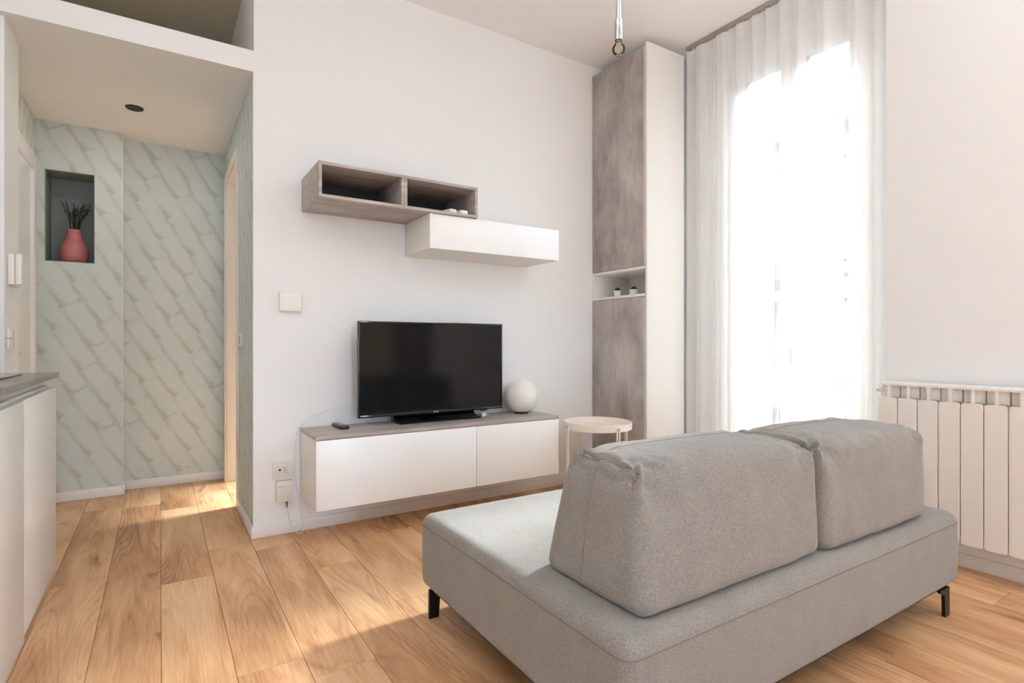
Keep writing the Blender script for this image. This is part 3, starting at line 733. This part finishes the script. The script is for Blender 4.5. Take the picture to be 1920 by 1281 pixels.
obj('tag_stitch', MB().box(SX1+.005, SX1+.011, SY0+.0688, SY0+.070, .238, .254), M_grey, so)

def sofa_top(x, y):
    u, v = max(-1, min(1, (x-sc_.x)/sh[0])), max(-1, min(1, (y-sc_.y)/sh[1]))
    return sc_.z+sh[2]+.016*(1-u**4)*(1-v**4)+.0025
def cushion(label, B, T, zb, zt, seed, bul=1.0):
    """B, T: (x0,x1, yback0,yback1, yfront0,yfront1) at the base and the top; left end 0, right end 1"""
    h = ((B[1]-B[0])/2, .17, (zt-zb)/2); r = .040
    cx = (B[0]+B[1])/2
    t = thing('back_cushion', label, 'cushion', (cx, (B[2]+B[4])/2, zb)); sd = Vector((seed*3.7, seed*1.3, 0))
    def warp(p):
        u, v, w = p.x/h[0], p.y/h[1], p.z/h[2]
        # bulge of the stuffing
        u2, v2, w2 = max(0, 1-u*u), max(0, 1-v*v), max(0, 1-w*w)
        ub = u*(1+.012*v2*w2*bul); vb = v*(1+(.10 if v < 0 else .16)*u2**.6*w2**.7*bul); wb_ = w+(.085*u2**.55*v2**.8*bul if w > 0 else .0)*abs(w)
        # pinched upper corners
        k = max(0, abs(u)-.72)/.28*max(0, w-.45)/.55
        ub -= u*.030*k; wb_ -= .10*k*abs(v)
        s, a = (wb_+1)/2, (ub+1)/2
        def L(q): return (q[0]+(q[1]-q[0])*a, q[2]+(q[3]-q[2])*a, q[4]+(q[5]-q[4])*a)
        xb, yb0, yf0 = L(B); xt, yb1, yf1 = L(T)
        x = xb+(xt-xb)*s; y0_ = yb0+(yb1-yb0)*s; y1_ = yf0+(yf1-yf0)*s
        q = Vector((x, y0_+(y1_-y0_)*(vb+1)/2, zb+(zt-zb)*s))
        # creases: soft all over, sharper near the upper corners and along the top
        nrm = Vector((u*.4, v, w*.7)); n1 = noise.noise(q*5+sd)*.006; n2 = noise.noise(Vector((q.x*16, q.y*16, q.z*9))+sd)*.0022
        cr = abs(noise.noise(Vector(((q.x+q.z*.8)*17, q.y*7, (q.z-q.x*.5)*10))+sd))
        dep = .018*max(0, w-.25)*max(0, abs(u)-.62)/.38+.005*max(0, w-.6)
        q += nrm*(n1*(.4+.6*w2)+n2)-nrm*max(0, .20-cr)*5*dep
        ku, kw, kv = 1-abs(u), max(0, 1-w), 1-abs(v)
        ds = (ku*h[0]/.17)**2+(kw*h[2]/.12)**2+(kv*.17/.14)**2
        if ds < 6:
            th = math.atan2(kw*h[2]+.004, ku*h[0]+.004)+2.2*math.atan2(kv*.17+.004, ku*h[0]+kw*h[2]+.008)
            q += nrm*(0.0085*math.sin(th*4.6+seed+u)*math.exp(-ds*.9)*min(1, (ku+kw+kv)*3))
        q.z = max(q.z, sofa_top(q.x, q.y)+.0015)
        q.x = min(q.x, 1.7735) if cx < 1.7 else max(q.x, 1.7765)
        return q
    obj('filled_cover', soft_box(h, r, (64, 26, 30), warp), M_fab, t)
    def path(fn, n): return [warp(round_map(fn(i/n), h, r)) for i in range(n+1)]
    def seam(fn, n, rad=.0013): obj('seam', MB().tube(path(fn, n), rad, 6), M_seam, t)
    for e in (-1, 1):
        seam(lambda q, e=e: Vector((e*(h[0]-.010), -h[1]+.012+(2*h[1]-.024)*q, h[2]-.012)), 30)          # across the top of the end panel
        seam(lambda q, e=e: Vector((e*h[0], .02, h[2]-.03-(2*h[2]-.05)*q)), 30, .0009)                  # down the end panel
    seam(lambda q: Vector((-h[0]+.05+(2*h[0]-.10)*q, .045, h[2])), 60, .0014)                             # along the top
    seam(lambda q: Vector((-h[0]+.02+(2*h[0]-.04)*q, -h[1]+.012, -h[2]+.012)), 60, .0014)
    return t
zb = .405
cushion('left grey sofa back cushion, nearer and larger looking of the two', (.963, 1.772, .930, .940, 1.345, 1.34), (1.045, 1.768, 1.035, .962, 1.31, 1.30), zb, .762, 1)
cushion('right grey sofa back cushion, next to the radiator', (1.778, 2.505, .930, .925, 1.34, 1.33), (1.785, 2.49, .962, .938, 1.30, 1.28), zb, .757, 2)

# ------------------------------------------------------------------ radiator
NS, PT, RX, Ytop = 10, .0868, 3.150, 1.3865
ra = thing('radiator', 'cream sectional wall radiator with flat fins on the right wall', 'radiator', (3.2, Ytop-NS*PT/2, .13))
def rad_meshes():
    w = PT-.0036
    fp = bmesh.new()
    # front plate with rounded corners
    pts = []; rr_ = .016
    for cx_, cz_, a0 in ((w/2-rr_, .800-rr_, 0), (-w/2+rr_, .800-rr_, 90), (-w/2+rr_, .138+rr_, 180), (w/2-rr_, .138+rr_, 270)):
        for k in range(6): a = math.radians(a0+18*k); pts.append((cx_+rr_*math.cos(a), cz_+rr_*math.sin(a)))
    m1 = MB(); m1.prism([(y*.93, .138+(z-.138)*.995+.002) for y, z in pts], 'x', RX, RX+.003); m1.prism(pts, 'x', RX+.002, RX+.014)
    fp.free()
    m2 = MB().box(RX+.014, RX+.078, -.009, .009, .15, .80, b=.003).box(RX+.030, RX+.070, -w/2, w/2, .165, .215, b=.006)
    m2.box(RX+.034, RX+.080, -w/2+.001, w/2-.001, .800, .862, b=.002)
    m2.box(RX+.008, RX+.036, -.008, .008, .798, .868, b=.003)
    m2.prism([(RX+.006, .862), (RX+.006, .872), (RX+.084, .880), (RX+.084, .862)], 'y', -w/2-.0005, w/2+.0005)
    return m1, m2
m1, m2 = rad_meshes()
sec0 = obj('section', m2, M_radi); fp0 = obj('front_plate', m1, M_radi)
for k in range(NS):
    s_ = sec0 if k == 0 else sec0.copy(); f_ = fp0 if k == 0 else fp0.copy()
    if k: COL.objects.link(s_); COL.objects.link(f_)
    y = Ytop-PT*(k+.5)
    s_.parent = ra; s_.location = (0, y-ra.location.y, 0); s_.location = Vector((0, y, 0))-ra.location
    f_.parent = s_
obj('end_plug', MB().lathe([(.020, Ytop-.004), (.020, Ytop+.006), (.014, Ytop+.008), (.013, Ytop+.014)], (RX+.05, 0, .832), 6, 'y', False), M_radi, ra)
obj('bleed_valve', MB().lathe([(.008, Ytop+.013), (.008, Ytop+.026), (.005, Ytop+.030)], (RX+.05, 0, .832), 12, 'y'), M_chrome, ra)
for y in (Ytop-PT*1.5, Ytop-PT*7.5): obj('wall_bracket', MB().box(RX+.07, XR-.0005, y-.01, y+.01, .76, .785), M_radi, ra)
obj('supply_pipe', MB().tube([(RX+.05, Ytop-NS*PT-.03, .19), (RX+.05, Ytop-NS*PT-.03, .001)], .009, 12).tube([(RX+.05, Ytop-NS*PT+.01, .19), (RX+.05, Ytop-NS*PT-.03, .19)], .012, 12), M_chrome, ra)

# ------------------------------------------------------------------ pendant lamp
px, py = 1.404, 1.476
pn = thing('pendant_lamp', 'bare clear bulb pendant on a thin chrome rod', 'lamp', (px, py, ZC))
obj('rod', MB().tube([(px, py, 2.25), (px, py, ZC-.02)], .0098, 20), M_chrome, pn)
obj('ceiling_cup', MB().lathe([(.001, ZC-.028), (.045, ZC-.026), (.05, ZC-.02), (.05, ZC-.0005)], (px, py, 0), 32), M_chrome, pn)
obj('lamp_socket', MB().lathe([(.010, 2.256), (.0152, 2.252), (.0155, 2.180), (.0145, 2.178)], (px, py, 0), 28), M_chrome, pn)
bp = []
for i in range(25):
    q = i/24; a = PI*q
    bp.append((max(.0236*math.sin(a), .0006), 2.147-.0236*math.cos(a)))
bp = [(r, z) for r, z in bp if not (z > 2.158 and r < .0150)]+[(.0132, 2.169), (.0128, 2.179)]
bp = sorted(bp, key=lambda q: q[1])
bu = obj('bulb', MB().lathe(bp, (px, py, 0), 32), M_bulb, pn)
obj('filament', MB().tube([(px, py, 2.132), (px, py, 2.172)], .0022, 8), M_fil, bu)
# recessed spot in the hall soffit
sx_, sy_ = -.137, 4.243
sp = thing('recessed_spotlight', 'round recessed ceiling spot with dark ring in the hall soffit', 'light', (sx_, sy_, ZS0))
obj('ring', MB().lathe([(.030, ZS0-.004), (.047, ZS0-.007), (.050, ZS0-.003), (.050, ZS0-.0004), (.030, ZS0-.0004)], (sx_, sy_, 0), 40), M_steel, sp)
obj('lens', MB().lathe([(.001, ZS0-.0032), (.026, ZS0-.0030), (.0295, ZS0-.0015), (.001, ZS0-.0012)], (sx_, sy_, 0), 32), M_brass, sp)

l = bpy.data.lights.new('hall_fill_light', 'AREA'); l.shape = 'DISK'; l.size = .05; l.energy = 1.6; l.color = (1, .96, .9)  # fill light added at the spot to brighten the hall
o = bpy.data.objects.new('hall_fill_light', l); COL.objects.link(o); o.location = (0, 0, -.0085); o.parent = sp
# ------------------------------------------------------------------ hall niche: vase and twigs
vx, vy, vz = -.506, 4.905, NZ0+.0045
va = thing('vase', 'matte pink bottle shaped vase in the hall wall niche', 'vase', (vx, vy, vz))
vp = [(.046, 0), (.062, .003), (.074, .016), (.0805, .048), (.0815, .082), (.079, .112), (.071, .132), (.058, .150), (.049, .164), (.0455, .185), (.0435, .212), (.0425, .232), (.041, .234), (.038, .230), (.037, .19), (.036, .16)]
obj('body', MB().lathe([(r, vz+z) for r, z in vp], (vx, vy, 0), 48), M_vase, va)
tw = thing('dried_twigs', 'bunch of thin dark dried twigs standing in the pink vase', 'twigs', (vx, vy, vz+.19))
r = random.Random(5)
for k in range(17):
    a = r.uniform(0, 2*PI); sp_ = r.uniform(.02, .085); H_ = r.uniform(.13, .215)
    dx, dy = math.cos(a)*sp_, math.sin(a)*sp_*.6
    b = Vector((vx+math.cos(a)*.018, vy+math.sin(a)*.018, vz+.17)); p1 = b+Vector((dx*.25, dy*.25, .06+H_*.35)); p2 = b+Vector((dx*.7, dy*.7, .06+H_*.75)); p3 = b+Vector((dx*(1+r.uniform(-.2, .3)), dy, .06+H_))
    mb = MB().tube([b, p1, p2, p3], .0042, 6, r1=.0014)
    for q in range(4):
        u = r.uniform(.35, .95); s0 = p1.lerp(p3, u); e = s0+Vector((r.uniform(-.022, .022), r.uniform(-.012, .012), r.uniform(.006, .03))); mb.tube([s0, e], .0026, 5, r1=.0016)
    obj('twig', mb, M_twig, tw)

# ------------------------------------------------------------------ hall wall fittings
t = thing('intercom', 'white wall intercom with handset and small grey display by the hall corner', 'intercom', (-.6, 3.5, 1.42))
obj('base_plate', MB().box(-.5995, -.575, 3.425, 3.585, 1.352, 1.498, b=.006), M_plastic, t)
obj('handset', MB().box(-.575, -.548, 3.432, 3.482, 1.352, 1.500, b=.010), M_plastic, t)
obj('display', MB().box(-.575, -.569, 3.515, 3.578, 1.436, 1.486, b=.001), M_display, t)
for i, (z, lb) in enumerate(((1.075, 'lower'), (1.125, 'upper'))):
    t = thing('light_switch', 'small white switch on the corner wall over the worktop, %s of two' % lb, 'switch', (-.6, 3.47, z))
    obj('plate', MB().box(-.5995, -.590, 3.41, 3.53, z-.023, z+.023, b=.003), M_plastic, t)
    obj('rocker', MB().box(-.590, -.586, 3.445, 3.495, z-.016, z+.016, b=.002), M_plastic, t)
    obj('indicator', MB().box(-.5862, -.5855, 3.455, 3.485, z-.002, z+.001), M_grey, t)
t = thing('light_switch', 'small white switch on the wallpaper beside the hall doorway', 'switch', (XP-.002, 3.86, 1.1))
obj('plate', MB().box(XP-.012, XP-.0025, 3.80, 3.92, 1.06, 1.14, b=.003), M_plastic, t); obj('rocker', MB().box(XP-.016, XP-.012, 3.83, 3.855, 1.075, 1.125, b=.001), M_grey, t)

# ------------------------------------------------------------------ kitchen run
def kcab(y0, y1, xf, z0, label):
    t = thing('kitchen_cabinet', label, 'cabinet', (-.7, (y0+y1)/2, 0))
    obj('body', MB().box(-1.015, xf-.045, y0+.001, y1-.001, .004, .9165, b=.001).box(xf-.045, xf-.020, y0+.001, y1-.001, .004, .86), M_white_side, t)
    obj('door', MB().box(xf-.019, xf, y0+.0015, y1-.0015, z0, .872, b=.002), M_white, t)
    obj('grip_rail', MB().box(xf-.044, xf-.026, y0+.02, y1-.02, .862, .882, b=.002), M_white_side, t)
kcab(2.612, 3.368, -.416, .010, 'white handleless kitchen cabinet at the end of the run by the hall')
kcab(2.010, 2.610, -.411, .004, 'white handleless kitchen cabinet second from the hall end')
kcab(1.408, 2.008, -.411, .004, 'white handleless kitchen cabinet nearest the camera')
wt = obj('worktop', MB().box(-1.018, -.404, 1.40, 3.371, .918, .941, b=.0015), M_worktop); tag(wt, 'dark grey kitchen worktop over the white cabinets', 'worktop')
hb_ = thing('hob', 'black glass hob set on the grey kitchen worktop', 'hob', (-.74, 2.85, .941))
obj('glass_plate', MB().box(-.975, -.505, 2.58, 3.17, .9415, .9465, b=.001), M_hob, hb_)
for (a, b, r_) in ((-.86, 2.73, .08), (-.86, 3.02, .10), (-.64, 2.73, .10), (-.64, 3.02, .075)):
    obj('cooking_zone', MB().lathe([(r_, .9464), (r_, .9467), (r_-.002, .9467), (r_-.002, .9464)], (a, b, 0), 40), M_grey, hb_)


# ------------------------------------------------------------------ unseen uplighters added as fill, beside and behind the camera
UP_W = 64
for x, y, sx, lb in ((XR, -.80, -1, 'added fill light in a white half bowl high on the right wall'), (XL, .70, 1, 'added fill light in a white half bowl over the kitchen run')):
    t = thing('fill_uplighter', lb, 'lamp', (x, y, 2.05))
    n = 20; vs = []; fs = []
    for (r_, z) in ((.03, 1.98), (.10, 2.01), (.145, 2.06), (.150, 2.10), (.142, 2.10), (.09, 2.03), (.02, 2.01)):
        for k in range(n+1):
            a = -PI/2+PI*k/n; vs.append((x+sx*(.001+r_*math.cos(a)), y+r_*math.sin(a), z))
    for i in range(6):
        for k in range(n): fs.append((i*(n+1)+k, i*(n+1)+k+1, (i+1)*(n+1)+k+1, (i+1)*(n+1)+k))
    obj('half_bowl', MB().add(vs, fs, True), M_whitemetal, t)
    obj('back_plate', MB().box(x+sx*.0005, x+sx*.006, y-.06, y+.06, 1.97, 2.07, b=.001), M_whitemetal, t)
    l = bpy.data.lights.new('uplighter_fill', 'AREA'); l.shape = 'RECTANGLE'; l.size = .08; l.size_y = .16; l.energy = UP_W*(1.35 if sx < 0 else .45); l.color = (.87, .95, 1); l.spread = math.radians(150)
    o = bpy.data.objects.new('uplighter_fill', l); COL.objects.link(o); o.location = (sx*.065, 0, .02); o.rotation_euler = (PI, 0, 0); o.parent = t
